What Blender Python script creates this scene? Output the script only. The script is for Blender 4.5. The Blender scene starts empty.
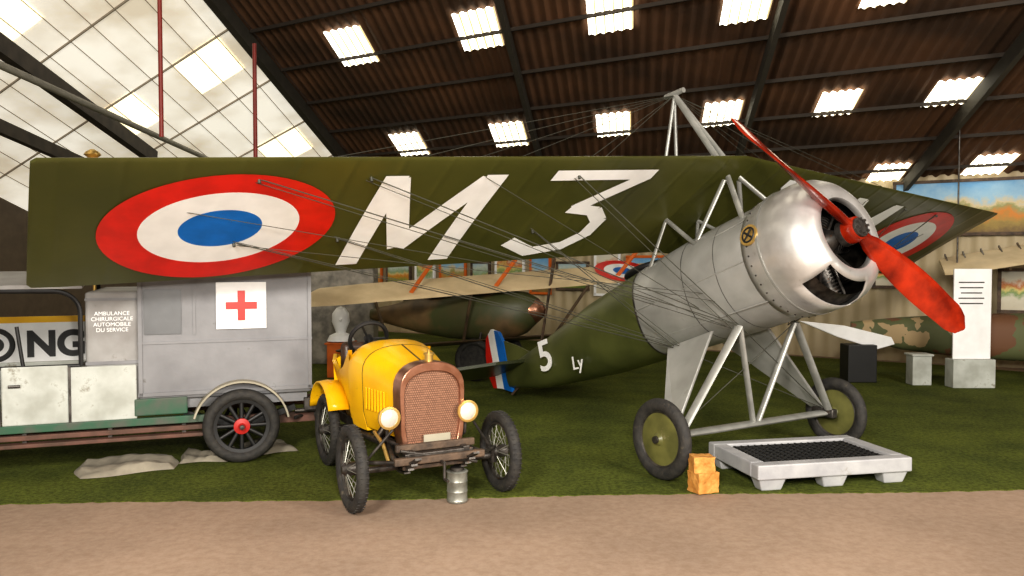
import bpy, math, random, bmesh
from mathutils import Vector, Matrix
random.seed(4)
V=Vector
CZ=.006
# ------------------------------------------------------------------ materials
def pmat(name,col,rough=.6,metal=0,col2=None,scale=6,detail=4,bump=0,bscale=40,emit=0,spec=.5,lo=.35,hi=.65,coord='Object',dirt=None,rib=0):
    m=bpy.data.materials.new(name); m.use_nodes=True
    nt=m.node_tree; b=nt.nodes['Principled BSDF']
    b.inputs['Roughness'].default_value=rough; b.inputs['Metallic'].default_value=metal
    b.inputs['Specular IOR Level'].default_value=spec
    if col2 is None: col2=tuple(c*.8 for c in col)
    tc=nt.nodes.new('ShaderNodeTexCoord')
    n=nt.nodes.new('ShaderNodeTexNoise'); n.inputs['Scale'].default_value=scale; n.inputs['Detail'].default_value=detail
    nt.links.new(tc.outputs[coord],n.inputs['Vector'])
    r=nt.nodes.new('ShaderNodeValToRGB'); r.color_ramp.elements[0].position=lo; r.color_ramp.elements[1].position=hi
    r.color_ramp.elements[0].color=(*col2,1); r.color_ramp.elements[1].color=(*col,1)
    nt.links.new(n.outputs['Fac'],r.inputs['Fac']); out=r.outputs['Color']
    if dirt:
        nd=nt.nodes.new('ShaderNodeTexNoise'); nd.inputs['Scale'].default_value=dirt[1]; nd.inputs['Detail'].default_value=10; nd.inputs['Roughness'].default_value=.75
        nt.links.new(tc.outputs[coord],nd.inputs['Vector'])
        rd=nt.nodes.new('ShaderNodeValToRGB'); rd.color_ramp.elements[0].position=dirt[2]; rd.color_ramp.elements[1].position=dirt[2]+.1
        rd.color_ramp.elements[0].color=(0,0,0,1); rd.color_ramp.elements[1].color=(1,1,1,1)
        mx=nt.nodes.new('ShaderNodeMix'); mx.data_type='RGBA'; nt.links.new(nd.outputs['Fac'],rd.inputs[0]); nt.links.new(rd.outputs[0],mx.inputs[0])
        nt.links.new(out,mx.inputs[6]); mx.inputs[7].default_value=(*dirt[0],1); out=mx.outputs[2]
    nt.links.new(out,b.inputs['Base Color'])
    if emit:
        nt.links.new(out,b.inputs['Emission Color']); b.inputs['Emission Strength'].default_value=emit
    prev=None
    if bump:
        n2=nt.nodes.new('ShaderNodeTexNoise'); n2.inputs['Scale'].default_value=bscale; n2.inputs['Detail'].default_value=5
        nt.links.new(tc.outputs[coord],n2.inputs['Vector'])
        bp=nt.nodes.new('ShaderNodeBump'); bp.inputs['Strength'].default_value=bump; bp.inputs['Distance'].default_value=.02
        nt.links.new(n2.outputs['Fac'],bp.inputs['Height']); nt.links.new(bp.outputs['Normal'],b.inputs['Normal']); prev=bp
    if rib:
        wv=nt.nodes.new('ShaderNodeTexWave'); wv.wave_type='BANDS'; wv.bands_direction='Y'; wv.inputs['Scale'].default_value=.9; wv.inputs['Distortion'].default_value=0
        nt.links.new(tc.outputs[coord],wv.inputs['Vector'])
        pw=nt.nodes.new('ShaderNodeMath'); pw.operation='POWER'; pw.inputs[1].default_value=14; nt.links.new(wv.outputs['Fac'],pw.inputs[0])
        b2=nt.nodes.new('ShaderNodeBump'); b2.inputs['Strength'].default_value=rib; b2.inputs['Distance'].default_value=.006
        nt.links.new(pw.outputs[0],b2.inputs['Height'])
        if prev: nt.links.new(prev.outputs['Normal'],b2.inputs['Normal'])
        nt.links.new(b2.outputs['Normal'],b.inputs['Normal'])
    return m
M={}
M['olive']=pmat('olive_fabric',(.074,.073,.018),.33,0,(.054,.056,.014),1.5,bump=.05,bscale=8,rib=.55)
M['olive2']=pmat('olive_fuselage',(.11,.122,.038),.38,0,(.062,.072,.022),2)
M['red']=pmat('roundel_red',(.66,.018,.010),.40)
M['white']=pmat('paint_white',(.88,.88,.87),.42,0,(.80,.80,.79))
M['blue']=pmat('roundel_blue',(.006,.16,.56),.40)
M['alu']=pmat('cowl_aluminium',(.66,.65,.63),.36,.68,(.50,.49,.47),5,bump=.08,bscale=14,dirt=((.36,.34,.30),7,.60))
M['greypaint']=pmat('grey_panel_paint',(.42,.42,.40),.38,.3,(.31,.31,.29),3,bump=.06,bscale=12,dirt=((.20,.19,.16),6,.62))
M['strut']=pmat('strut_grey_paint',(.36,.36,.335),.35,.35,(.25,.25,.23),6)
M['prop']=pmat('varnished_prop',(.36,.026,.006),.16,0,(.13,.009,.003),5)
M['black']=pmat('black_paint',(.012,.012,.012),.5)
M['rubber']=pmat('rubber_tire',(.038,.035,.030),.75,0,(.02,.019,.018),20,bump=.3,bscale=60,dirt=((.10,.085,.06),14,.6))
M['wdisc']=pmat('wheel_disc_olive',(.16,.155,.05),.4,0,(.09,.09,.03),6,dirt=((.25,.22,.13),9,.62))
M['brass']=pmat('brass',(.66,.44,.14),.3,.7)
M['steel']=pmat('dark_steel',(.12,.11,.10),.45,.7,(.05,.045,.04),15,dirt=((.12,.06,.03),12,.58))
M['wire']=pmat('wire_steel',(.07,.07,.055),.5,.4)
M['yellow']=pmat('yellow_paint',(.86,.50,.006),.28,0,(.72,.38,.006),3,bump=.05,bscale=10,dirt=((.42,.22,.02),7,.61))
M['copper']=pmat('copper_shell',(.52,.28,.19),.30,.85,(.32,.15,.09),7,bump=.08,bscale=15)
M['wood']=pmat('old_wood',(.13,.085,.055),.7,0,(.05,.035,.025),10,bump=.3)
M['pine']=pmat('pine_block',(.62,.31,.08),.75,0,(.40,.17,.03),12,bump=.8,bscale=25,dirt=((.30,.14,.04),14,.58))
M['glass']=pmat('lamp_glass',(.75,.74,.66),.12,.3)
M['chrome']=pmat('lamp_rim',(.7,.68,.62),.25,.9)
M['amb']=pmat('ambulance_grey',(.24,.24,.247),.6,0,(.17,.17,.177),2.5,bump=.2,bscale=10,dirt=((.12,.11,.10),5,.63))
M['ambl']=pmat('ambulance_light_grey',(.30,.295,.285),.6,0,(.21,.20,.19),4,bump=.2,bscale=10,dirt=((.15,.14,.12),6,.61))
M['door']=pmat('door_white_worn',(.50,.52,.48),.6,0,(.35,.36,.32),5,bump=.1,bscale=12,dirt=((.20,.18,.13),5,.58))
M['dkgreen']=pmat('chassis_green',(.03,.10,.055),.6,0,(.08,.09,.07),8)
M['fender']=pmat('fender_beige',(.36,.33,.25),.6)
M['redhub']=pmat('red_hub',(.45,.02,.015),.4)
M['rail']=pmat('chassis_red_brown',(.15,.07,.05),.7,0,(.08,.045,.03),8)
M['plastic']=pmat('grey_plastic',(.42,.42,.42),.5,0,(.32,.32,.33),5,bump=.1,dirt=((.25,.23,.20),7,.6))
M['galv']=pmat('galvanised',(.34,.34,.30),.4,.5,(.2,.2,.17),12)
M['cloth']=pmat('dusty_tarp',(.30,.27,.21),.9,0,(.20,.18,.14),6,bump=.4,bscale=20)
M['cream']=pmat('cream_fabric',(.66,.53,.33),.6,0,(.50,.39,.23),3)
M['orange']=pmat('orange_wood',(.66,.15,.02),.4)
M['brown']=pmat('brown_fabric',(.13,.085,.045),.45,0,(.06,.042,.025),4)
M['leather']=pmat('cockpit_leather',(.05,.026,.015),.4,0,(.025,.014,.009),9,bump=.4,bscale=14)
M['beam']=pmat('roof_beam',(.055,.045,.035),.7,0,(.03,.025,.02),5)
M['beaml']=pmat('roof_pipe_grey',(.25,.24,.20),.6)
M['pipe']=pmat('red_pipe',(.22,.02,.012),.5)
M['rafter']=pmat('rafter_grey',(.045,.04,.03),.7)
M['purlin']=pmat('purlin_grey',(.035,.026,.018),.8)
M['seam']=pmat('panel_seam',(.36,.31,.24),.7)
M['sky']=pmat('skylight_translucent',(1.0,.97,.86),.5,0,(1.0,.93,.72),3,emit=3.4)
M['sky2']=pmat('skylight_shade_stripe',(.85,.72,.42),.5,0,(.75,.6,.3),3,emit=.85)  # dimmer yellow stripes: corrugation shading put into colour and emission
M['roofw']=pmat('roof_panel_white_glow',(.86,.82,.72),.6,0,(.60,.53,.41),.7,detail=10,emit=.66,lo=.36,hi=.56)  # panels are no lamp; emission added to brighten them and the hangar
M['skyl']=pmat('skylight_soft',(1,.93,.70),.5,0,(1,.88,.55),3,emit=1.3)
M['engine']=pmat('engine_metal',(.07,.06,.05),.45,.8,(.025,.02,.016),20)
M['stone']=pmat('rough_stone_wall',(.34,.31,.26),.9,0,(.15,.14,.12),6,bump=.5,bscale=10)
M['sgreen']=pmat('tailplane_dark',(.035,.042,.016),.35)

def ramp_noise(name,cols,scale,rough=.7,stretch=(1,1,1),const=True):
    m=bpy.data.materials.new(name); m.use_nodes=True; nt=m.node_tree; b=nt.nodes['Principled BSDF']
    b.inputs['Roughness'].default_value=rough
    tc=nt.nodes.new('ShaderNodeTexCoord'); mp=nt.nodes.new('ShaderNodeMapping'); mp.inputs['Scale'].default_value=stretch
    n=nt.nodes.new('ShaderNodeTexNoise'); n.inputs['Scale'].default_value=scale; n.inputs['Detail'].default_value=4
    r=nt.nodes.new('ShaderNodeValToRGB'); e=r.color_ramp.elements
    if const: r.color_ramp.interpolation='CONSTANT'
    k=len(cols)
    for i,c in enumerate(cols):
        pos=.32+.36*i/(k-1) if i else 0
        if i<2: el=e[i]; el.position=pos
        else: el=e.new(pos)
        el.color=(*c,1)
    nt.links.new(tc.outputs['Object'],mp.inputs[0]); nt.links.new(mp.outputs[0],n.inputs['Vector'])
    nt.links.new(n.outputs['Fac'],r.inputs[0]); nt.links.new(r.outputs[0],b.inputs['Base Color'])
    return m
M['camo']=ramp_noise('camouflage',[(.14,.065,.03),(.10,.11,.045),(.38,.28,.15),(.15,.10,.045)],1.6)
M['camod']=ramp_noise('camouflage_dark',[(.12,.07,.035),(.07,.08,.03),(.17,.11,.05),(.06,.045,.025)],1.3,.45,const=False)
def landscape(name,z0,z1,cols,seed=0,nz=.35,sc=1.6):
    m=bpy.data.materials.new(name); m.use_nodes=True; nt=m.node_tree; b=nt.nodes['Principled BSDF']; b.inputs['Roughness'].default_value=.6
    tc=nt.nodes.new('ShaderNodeTexCoord'); sp=nt.nodes.new('ShaderNodeSeparateXYZ'); nt.links.new(tc.outputs['Object'],sp.inputs[0])
    mr=nt.nodes.new('ShaderNodeMapRange'); mr.inputs[1].default_value=z0; mr.inputs[2].default_value=z1; nt.links.new(sp.outputs['Z'],mr.inputs[0])
    mp=nt.nodes.new('ShaderNodeMapping'); mp.inputs['Location'].default_value=(seed,seed,0); nt.links.new(tc.outputs['Object'],mp.inputs[0])
    n=nt.nodes.new('ShaderNodeTexNoise'); n.inputs['Scale'].default_value=sc; n.inputs['Detail'].default_value=6; n.inputs['Roughness'].default_value=.65; nt.links.new(mp.outputs[0],n.inputs['Vector'])
    ma=nt.nodes.new('ShaderNodeMath'); ma.operation='MULTIPLY_ADD'; ma.inputs[1].default_value=nz*2; nt.links.new(n.outputs['Fac'],ma.inputs[0])
    sb=nt.nodes.new('ShaderNodeMath'); sb.operation='SUBTRACT'; sb.inputs[1].default_value=nz; nt.links.new(mr.outputs[0],sb.inputs[0]); nt.links.new(sb.outputs[0],ma.inputs[2])
    r=nt.nodes.new('ShaderNodeValToRGB'); e=r.color_ramp.elements
    for i,(pos,c) in enumerate(cols):
        if i<2: el=e[i]; el.position=pos
        else: el=e.new(pos)
        el.color=(*c,1)
    nt.links.new(ma.outputs[0],r.inputs[0]); nt.links.new(r.outputs[0],b.inputs['Base Color'])
    return m
COL1=[(0.0,(.16,.10,.04)),(.2,(.34,.24,.06)),(.36,(.60,.22,.03)),(.5,(.30,.30,.12)),(.58,(.60,.50,.30)),(.7,(.30,.48,.62)),(1.0,(.14,.34,.58))]
COL2=[(0.0,(.10,.16,.03)),(.25,(.30,.30,.05)),(.4,(.62,.24,.03)),(.5,(.66,.50,.20)),(.62,(.25,.36,.20)),(.8,(.50,.56,.50)),(1.0,(.3,.45,.55))]
COL3=[(0.0,(.55,.50,.38)),(.3,(.62,.58,.46)),(.45,(.20,.30,.10)),(.55,(.65,.55,.20)),(.65,(.50,.16,.04)),(.8,(.66,.62,.50)),(1.0,(.6,.58,.5))]

def checker_mat(name,c1,c2,sc,metal=.3,rough=.4):
    m=bpy.data.materials.new(name); m.use_nodes=True; nt=m.node_tree; b=nt.nodes['Principled BSDF']
    b.inputs['Roughness'].default_value=rough; b.inputs['Metallic'].default_value=metal
    tc=nt.nodes.new('ShaderNodeTexCoord')
    br=nt.nodes.new('ShaderNodeTexBrick'); br.inputs['Scale'].default_value=sc; br.inputs['Color1'].default_value=(*c1,1); br.inputs['Color2'].default_value=(*[x*.8 for x in c1],1)
    br.inputs['Mortar'].default_value=(*c2,1); br.inputs['Mortar Size'].default_value=.03; br.inputs['Brick Width'].default_value=.35; br.inputs['Row Height'].default_value=.35
    sp=nt.nodes.new('ShaderNodeSeparateXYZ'); cb=nt.nodes.new('ShaderNodeCombineXYZ')
    nt.links.new(tc.outputs['Object'],sp.inputs[0]); nt.links.new(sp.outputs['Y'],cb.inputs['X']); nt.links.new(sp.outputs['Z'],cb.inputs['Y'])
    nt.links.new(cb.outputs[0],br.inputs['Vector']); nt.links.new(br.outputs['Color'],b.inputs['Base Color'])
    bp=nt.nodes.new('ShaderNodeBump'); bp.inputs['Strength'].default_value=.5; bp.inputs['Distance'].default_value=.01
    nt.links.new(br.outputs['Fac'],bp.inputs['Height']); bp.invert=True; nt.links.new(bp.outputs['Normal'],b.inputs['Normal'])
    return m
M['core']=checker_mat('radiator_honeycomb',(.34,.18,.115),(.07,.035,.025),22)

def floor_mat(name,c1,c2,c3,s1,s2,bump,bs,rough=.85):
    m=bpy.data.materials.new(name); m.use_nodes=True; nt=m.node_tree; b=nt.nodes['Principled BSDF']; b.inputs['Roughness'].default_value=rough
    b.inputs['Specular IOR Level'].default_value=.2
    tc=nt.nodes.new('ShaderNodeTexCoord')
    n1=nt.nodes.new('ShaderNodeTexNoise'); n1.inputs['Scale'].default_value=s1; n1.inputs['Detail'].default_value=6
    n2=nt.nodes.new('ShaderNodeTexNoise'); n2.inputs['Scale'].default_value=s2; n2.inputs['Detail'].default_value=6; n2.inputs['Roughness'].default_value=.7
    for n in (n1,n2): nt.links.new(tc.outputs['Object'],n.inputs['Vector'])
    r=nt.nodes.new('ShaderNodeValToRGB'); r.color_ramp.elements[0].position=.35; r.color_ramp.elements[1].position=.65
    r.color_ramp.elements[0].color=(*c2,1); r.color_ramp.elements[1].color=(*c1,1)
    r2=nt.nodes.new('ShaderNodeValToRGB'); r2.color_ramp.elements[0].position=.38; r2.color_ramp.elements[1].position=.62
    r2.color_ramp.elements[0].color=(*c3,1); r2.color_ramp.elements[1].color=(1,1,1,1)
    mx=nt.nodes.new('ShaderNodeMix'); mx.data_type='RGBA'; mx.blend_type='MULTIPLY'; mx.inputs[0].default_value=1
    nt.links.new(n1.outputs['Fac'],r.inputs[0]); nt.links.new(n2.outputs['Fac'],r2.inputs[0])
    nt.links.new(r.outputs[0],mx.inputs[6]); nt.links.new(r2.outputs[0],mx.inputs[7]); nt.links.new(mx.outputs[2],b.inputs['Base Color'])
    n3=nt.nodes.new('ShaderNodeTexNoise'); n3.inputs['Scale'].default_value=bs; n3.inputs['Detail'].default_value=4
    nt.links.new(tc.outputs['Object'],n3.inputs['Vector'])
    bp=nt.nodes.new('ShaderNodeBump'); bp.inputs['Strength'].default_value=bump; bp.inputs['Distance'].default_value=.02
    nt.links.new(n3.outputs['Fac'],bp.inputs['Height']); nt.links.new(bp.outputs['Normal'],b.inputs['Normal'])
    return m
M['concrete']=floor_mat('concrete_floor',(.37,.275,.205),(.29,.215,.16),(.84,.81,.78),.8,16,.12,70)
M['carpet']=floor_mat('green_carpet',(.155,.180,.030),(.095,.118,.020),(.45,.47,.40),1.6,32,1.0,90,.95)
M['wallc']=pmat('corrugated_wall_cream',(.50,.41,.26),.6,0,(.38,.31,.19),.7)
M['wallb']=pmat('wall_brown',(.10,.075,.05),.8)
M['roofb']=pmat('corrugated_roof_brown',(.14,.066,.030),.8,0,(.05,.026,.013),.8,detail=10,bump=.2,bscale=8,lo=.34,hi=.66)

# ------------------------------------------------------------------ geometry helpers
def basis(d):
    d=d.normalized(); a=V((0,0,1)) if abs(d.z)<.9 else V((1,0,0))
    u=d.cross(a).normalized(); w=d.cross(u).normalized(); return u,w
def rod(p0,p1,r,r2=None,n=10):
    p0,p1=V(p0),V(p1); r2=r if r2 is None else r2; u,w=basis(p1-p0); vs=[];fs=[]
    for p,rr in((p0,r),(p1,r2)):
        for i in range(n):
            a=2*math.pi*i/n; vs.append(p+u*math.cos(a)*rr+w*math.sin(a)*rr)
    for i in range(n): j=(i+1)%n; fs.append((i,j,n+j,n+i))
    fs.append(tuple(range(n))[::-1]); fs.append(tuple(range(n,2*n)))
    return vs,fs
def estrut(p0,p1,w,t,wd,w2=None,n=12):
    p0,p1=V(p0),V(p1); d=(p1-p0).normalized(); u=V(wd)-d*V(wd).dot(d); u.normalize(); v=d.cross(u); vs=[];fs=[]
    w2=w if w2 is None else w2
    for p,ww in((p0,w),(p1,w2)):
        for i in range(n):
            a=2*math.pi*i/n; vs.append(p+u*math.cos(a)*ww/2+v*math.sin(a)*t/2)
    for i in range(n): j=(i+1)%n; fs.append((i,j,n+j,n+i))
    fs.append(tuple(range(n))[::-1]); fs.append(tuple(range(n,2*n)))
    return vs,fs
def box(c,s,R=None):
    vs=[]
    for x in(-.5,.5):
        for y in(-.5,.5):
            for z in(-.5,.5):
                p=V((x*s[0],y*s[1],z*s[2]))
                if R is not None: p=R@p
                vs.append(p+V(c))
    return vs,[(0,1,3,2),(4,6,7,5),(0,4,5,1),(2,3,7,6),(0,2,6,4),(1,5,7,3)]
def lathe(prof,o,axis,n=40,close=False):
    o=V(o); d=V(axis).normalized(); u,w=basis(d); vs=[];fs=[]
    for (x,r) in prof:
        for i in range(n):
            a=2*math.pi*i/n; vs.append(o+d*x+u*math.cos(a)*r+w*math.sin(a)*r)
    for k in range(len(prof)-1):
        for i in range(n):
            j=(i+1)%n; fs.append((k*n+i,k*n+j,(k+1)*n+j,(k+1)*n+i))
    if close:
        k=len(prof)-1
        for i in range(n):
            j=(i+1)%n; fs.append((k*n+i,k*n+j,j,i))
    return vs,fs
def torus(o,axis,R,r,n=48,m=12,sq=1):
    prof=[(r*sq*math.sin(2*math.pi*k/m),R+r*math.cos(2*math.pi*k/m)) for k in range(m)]
    return lathe(prof,o,axis,n,True)
def disc(o,axis,r,th,n=32): return lathe([(-th/2,0.0005),(-th/2,r),(th/2,r),(th/2,0.0005)],o,axis,n)
def tube(pts,r,n=8):
    out=[]
    for a,b in zip(pts[:-1],pts[1:]): out.append(rod(a,b,r,n=n))
    return comb(out)
def comb(l):
    vs=[];fs=[]
    for v,f in l:
        o=len(vs); vs+=list(v); fs+=[tuple(i+o for i in t) for t in f]
    return vs,fs
def prism(poly,fn,d0,d1):
    n=len(poly); vs=[fn(p,q,d0) for p,q in poly]+[fn(p,q,d1) for p,q in poly]
    fs=[tuple(range(n)),tuple(range(n,2*n))[::-1]]
    for i in range(n): j=(i+1)%n; fs.append((i,n+i,n+j,j))
    return vs,fs
def loft(secs,cap=True):
    n=len(secs[0]); vs=[p for s in secs for p in s]; fs=[]
    for k in range(len(secs)-1):
        for i in range(n): j=(i+1)%n; fs.append((k*n+i,k*n+j,(k+1)*n+j,(k+1)*n+i))
    if cap: fs.append(tuple(range(n))[::-1]); fs.append(tuple(range((len(secs)-1)*n,len(secs)*n)))
    return vs,fs
def mk(name,vf,mat,parent=None,smooth=True,bevel=0,fix=True):
    me=bpy.data.meshes.new(name); me.from_pydata([tuple(v) for v in vf[0]],[],vf[1]); me.update()
    if fix:
        bm=bmesh.new(); bm.from_mesh(me); bmesh.ops.recalc_face_normals(bm,faces=bm.faces); bm.to_mesh(me); bm.free()
    me.materials.append(M[mat] if isinstance(mat,str) else mat)
    o=bpy.data.objects.new(name,me); bpy.context.collection.objects.link(o)
    if smooth:
        for p in me.polygons: p.use_smooth=True
        try: me.set_sharp_from_angle(angle=math.radians(38))
        except Exception: pass
    if bevel:
        b=o.modifiers.new('bevel','BEVEL'); b.width=bevel; b.segments=2; b.limit_method='ANGLE'
    if parent: o.parent=parent
    return o
def empty(name,loc=(0,0,0),F=(1,0)):
    e=bpy.data.objects.new(name,None); bpy.context.collection.objects.link(e)
    f=V((F[0],F[1],0)).normalized(); l=V((-f.y,f.x,0))
    e.matrix_world=Matrix(((f.x,l.x,0,loc[0]),(f.y,l.y,0,loc[1]),(0,0,1,loc[2]),(0,0,0,1)))
    e.empty_display_size=.2
    return e
def text(name,s,size,mtx,mat,parent=None,ext=.002,off=0):
    c=bpy.data.curves.new(name,'FONT'); c.body=s; c.size=size; c.extrude=ext; c.align_x='CENTER'; c.align_y='CENTER'; c.offset=off
    c.materials.append(M[mat]); o=bpy.data.objects.new(name,c); bpy.context.collection.objects.link(o)
    if parent: o.parent=parent
    o.matrix_local=mtx
    return o
def frame(x,y,o):
    x=V(x).normalized(); y=V(y).normalized(); z=x.cross(y)
    return Matrix(((x.x,y.x,z.x,o[0]),(x.y,y.y,z.y,o[1]),(x.z,y.z,z.z,o[2]),(0,0,0,1)))

# ------------------------------------------------------------------ camera
cam=bpy.data.cameras.new('camera'); cam.sensor_width=36; cam.lens=816.7/1024*36; cam.clip_end=200
co=bpy.data.objects.new('camera',cam); bpy.context.collection.objects.link(co)
co.location=(0,0,1.7); co.rotation_euler=(math.radians(90)-.034,0,0)
bpy.context.scene.camera=co

# ------------------------------------------------------------------ building
mk('floor',box((1,9.5,-.06),(30,29,.12)),'concrete',smooth=False)
edge=[]
x=-8.6
while x<10.9:
    edge.append((x,5.80+.05*x+random.uniform(-.014,.014)+.022*math.sin(x*1.7))); x+=.05
carpet=prism(edge+[(10.9,9.4),(6.9,13.2),(-7.9,22.4)],lambda p,q,d:V((p,q,d)),.0,CZ)
mk('carpet',carpet,'carpet',smooth=False)
e1=V((.147,.989,0)); e2=V((.847,-.5315,0)); P1=V((-4.25,11.9,0))
def rz(x,y): return 3.02-.34*((x-6.9)*.532+(y-13.5)*.847)
def rp(s,t,dz=0):
    p=P1+e2*s+e1*t; return V((p.x,p.y,rz(p.x,p.y)+dz))
vs=[];fs=[];N=760;S=19.0
ts=[-12,-6,0,8.0]
for i in range(N+1):
    s=S*i/N; dz=.022*math.sin(2*math.pi*s/.17)
    for t in ts: vs.append(rp(s,t,dz+.07))
for i in range(N):
    for k in range(len(ts)-1):
        a=i*len(ts)+k; fs.append((a,a+1,a+1+len(ts),a+len(ts)))
mk('ceiling',(vs,fs),'roofb',smooth=True)
root=empty('roof_frame')
def beam(a,b,w,h):
    a,b=V(a),V(b); d=(b-a).normalized(); side=d.cross(V((0,0,1))).normalized(); up=side.cross(d)
    vs=[p+side*sx*w/2+up*sz*h/2 for p in(a,b) for sx,sz in((-1,-1),(1,-1),(1,1),(-1,1))]
    return vs,[(0,1,2,3),(7,6,5,4),(0,4,5,1),(1,5,6,2),(2,6,7,3),(3,7,4,0)]
raf=[beam(rp(0,-12,-.1),rp(0,7.95,-.1),.12,.24)]
for (x,y) in ((-.157,10.69),(3.18,9.69),(5.84,8.90)):
    v=V((x,y,0))-P1
    det=e2.x*e1.y-e2.y*e1.x; s=(v.x*e1.y-v.y*e1.x)/det
    raf.append(beam(rp(s,-12,-.10),rp(s,7.95,-.10),.07,.2))
raf.append(beam(rp(15.2,-12,-.12),rp(15.2,7.95,-.12),.10,.22))
mk('rafters',comb(raf),'rafter',root,smooth=False)
pur=[]
for i in range(18):
    t=-11.2+i*1.1
    pur.append(beam(rp(0.1,t,.01),rp(S,t,.01),.035,.05))
mk('purlins',comb(pur),'purlin',root,smooth=False)
sk=[(-2.48,12.52,1),(-.49,11.43,.95),(1.244,10.59,.88),(2.82,9.90,.82),(4.22,9.39,.7),(-2.01,15.8,.98),(-.07,14.58,.95),(1.668,13.49,.84),(3.215,12.51,.80),(4.64,11.63,.74),(5.87,10.87,.72),(6.21,13.42,.72),(7.39,12.57,.76),
    (-2.9,9.5,.9),(-1.0,8.3,.9),(.8,7.3,.9),(2.4,6.6,.9),(7.4,10.0,.75),(8.7,11.7,.75)]
for i,(x,y,f) in enumerate(sk):
    vs=[];fs=[];n=70
    y0=y+.16
    if i==4: y0-=.3
    if i in(2,3): y0-=.1
    for k in range(n+1):
        a=(-.37+.74*k/n)*f
        for b in(-.47*f,.47*f):
            p=V((x+.02,y0,0))+e2*a+e1*b; vs.append(V((p.x,p.y,rz(p.x,p.y)+.03+.012*math.sin(2*math.pi*k/n*5))))
    for k in range(n): fs.append((2*k,2*k+1,2*k+3,2*k+2))
    o=mk('window_%d'%(i+1),(vs,fs),'sky'); o.data.materials.append(M['sky2'])
    for k,pg in enumerate(o.data.polygons):
        if k%14 in(11,12,13): pg.material_index=1
P13=V((P1.x,P1.y,rz(P1.x,P1.y))); D1=V((.147,.989,-.3125)); E3=V((-4.75,2.3,-1.89))
def lp(u,t,dz=0): return P13+D1*t+E3*u+V((0,0,dz))
mk('ceiling_left',([lp(0,-12),lp(1.2,-12),lp(1.2,8),lp(0,8)],[(0,1,2,3)]),'roofw',smooth=False)
se=[]
for i in range(14): se.append(beam(lp(0,-11+i*1.45,-.03),lp(1.2,-11+i*1.45,-.03),.018,.03))
for u in(.08,.17,.26,.35,.44,.53,.62,.71,.80,.89,.98,1.07): se.append(beam(lp(u,-12,-.03),lp(u,8,-.03),.008,.012))
mk('panel_seams',comb(se),'seam',root,smooth=False)
for k,(u,t) in enumerate(((.08,.6),(.44,.6),(.08,3.5),(.44,3.5),(.80,2.05),(.80,5),(.08,-3.7),(.44,-2.3))):
    mk('window_%d'%(30+k),([lp(u,t,-.02),lp(u+.18,t,-.02),lp(u+.18,t+.9,-.02),lp(u,t+.9,-.02)],[(0,1,2,3)]),'skyl',smooth=False)
bb=[beam((-6.1,4,5.4),(-6.55,15,3.57),.14,.24),beam((-7.6,6,4.4),(-7.6,18,3.0),.12,.2)]
mk('truss_beams',comb(bb),'beam',root,smooth=False)
mk('truss_tie_pipe',rod((-4.6,3,3.65),(-5.45,15,3.5),.04),'beaml',root)
mk('truss_stay',comb([rod((-4.9,9,5.9),(-6.3,9.4,4.5),.03),rod((-6.2,7,4.9),(-7.5,10,4.0),.04)]),'beam',root)
mk('hanging_pipe_a',rod((-3.84,9.0,3.05),(-3.84,9.0,6.3),.024),'pipe',root)
mk('hanging_pipe_b',rod((-3.75,12.0,2.8),(-3.75,12.0,4.85),.03),'pipe',root)
def corr_wall(name,a,b,h,mat,pitch=.25,amp=.02,z0=0):
    a,b=V(a),V(b); L=(b-a).length; d=(b-a)/L; nrm=V((d.y,-d.x,0)); n=int(L/pitch*6); vs=[];fs=[]
    for i in range(n+1):
        p=a+d*L*i/n+nrm*amp*math.sin(2*math.pi*(L*i/n)/pitch)
        vs+= [V((p.x,p.y,z0)),V((p.x,p.y,h))]
    for i in range(n): fs.append((2*i,2*i+2,2*i+3,2*i+1))
    return mk(name,(vs,fs),mat)
corr_wall('wall_back',(-9.5,23.79,0),(13.2,9.55,0),3.1,'wallc')
q0=lp(1.2,-12);q1=lp(1.2,8)
mk('wall_left',([V((q0.x,q0.y,0)),V((q1.x,q1.y,0)),q1,q0],[(0,1,2,3)]),'wallb',smooth=False)
mk('wall_right',([V((12.5,9.9,0)),V((11,-2,0)),V((11,-2,6.5)),V((12.5,9.9,3.2))],[(0,1,2,3)]),'wallb',smooth=False)

# ------------------------------------------------------------------ MONOPLANE
ac=empty('parasol_monoplane',(2.046,6.822,CZ),(math.sin(.56),-math.cos(.56)))
TH=.339;CT,ST=math.cos(TH),math.sin(TH)
def A(a,b,c): return V((a*CT-c*ST,b,a*ST+c*CT))
B=5.162
def wingp(b,t,side,off=0):
    s=abs(b)/B
    al=.748-.665*s; cl=2.463-.077*s; ch=1.38+.18*s; k=.36-.075*s
    th=.075*(1-.25*s)*2.3*math.sqrt(max(t,0))*(1-t)**.8
    cam_=.035*4*t*(1-t)
    return A(al-ch*t,b,cl-k*t+cam_+(th*.75 if side>0 else -th*.45)+off)
secs=[]
nt_=20
stations=[-5.20,-5.17,-5.0]+[-4.8+.4*i for i in range(25)]+[5.0,5.17,5.20]
for b in stations:
    t0=0 if abs(b)<5.1 else (.006 if abs(b)<5.18 else .03); t1=1 if abs(b)<5.1 else (.995 if abs(b)<5.18 else .97)
    ring=[]
    for i in range(nt_+1):
        t=t0+(t1-t0)*(i/nt_)**1.6
        pu=wingp(b,t,1); pl=wingp(b,t,-1)
        if abs(b)>5.18: m=(pu+pl)/2; pu=m+(pu-m)*.4
        ring.append(pu)
    for i in range(nt_-1,0,-1):
        t=t0+(t1-t0)*(i/nt_)**1.6
        pu=wingp(b,t,1); pl=wingp(b,t,-1)
        if abs(b)>5.18: m=(pu+pl)/2; pl=m+(pl-m)*.4
        ring.append(pl)
    secs.append(ring)
mk('wing',loft(secs),'olive',ac)
def wd(bb,t,off): return wingp(bb,t,-1,-off)
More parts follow.
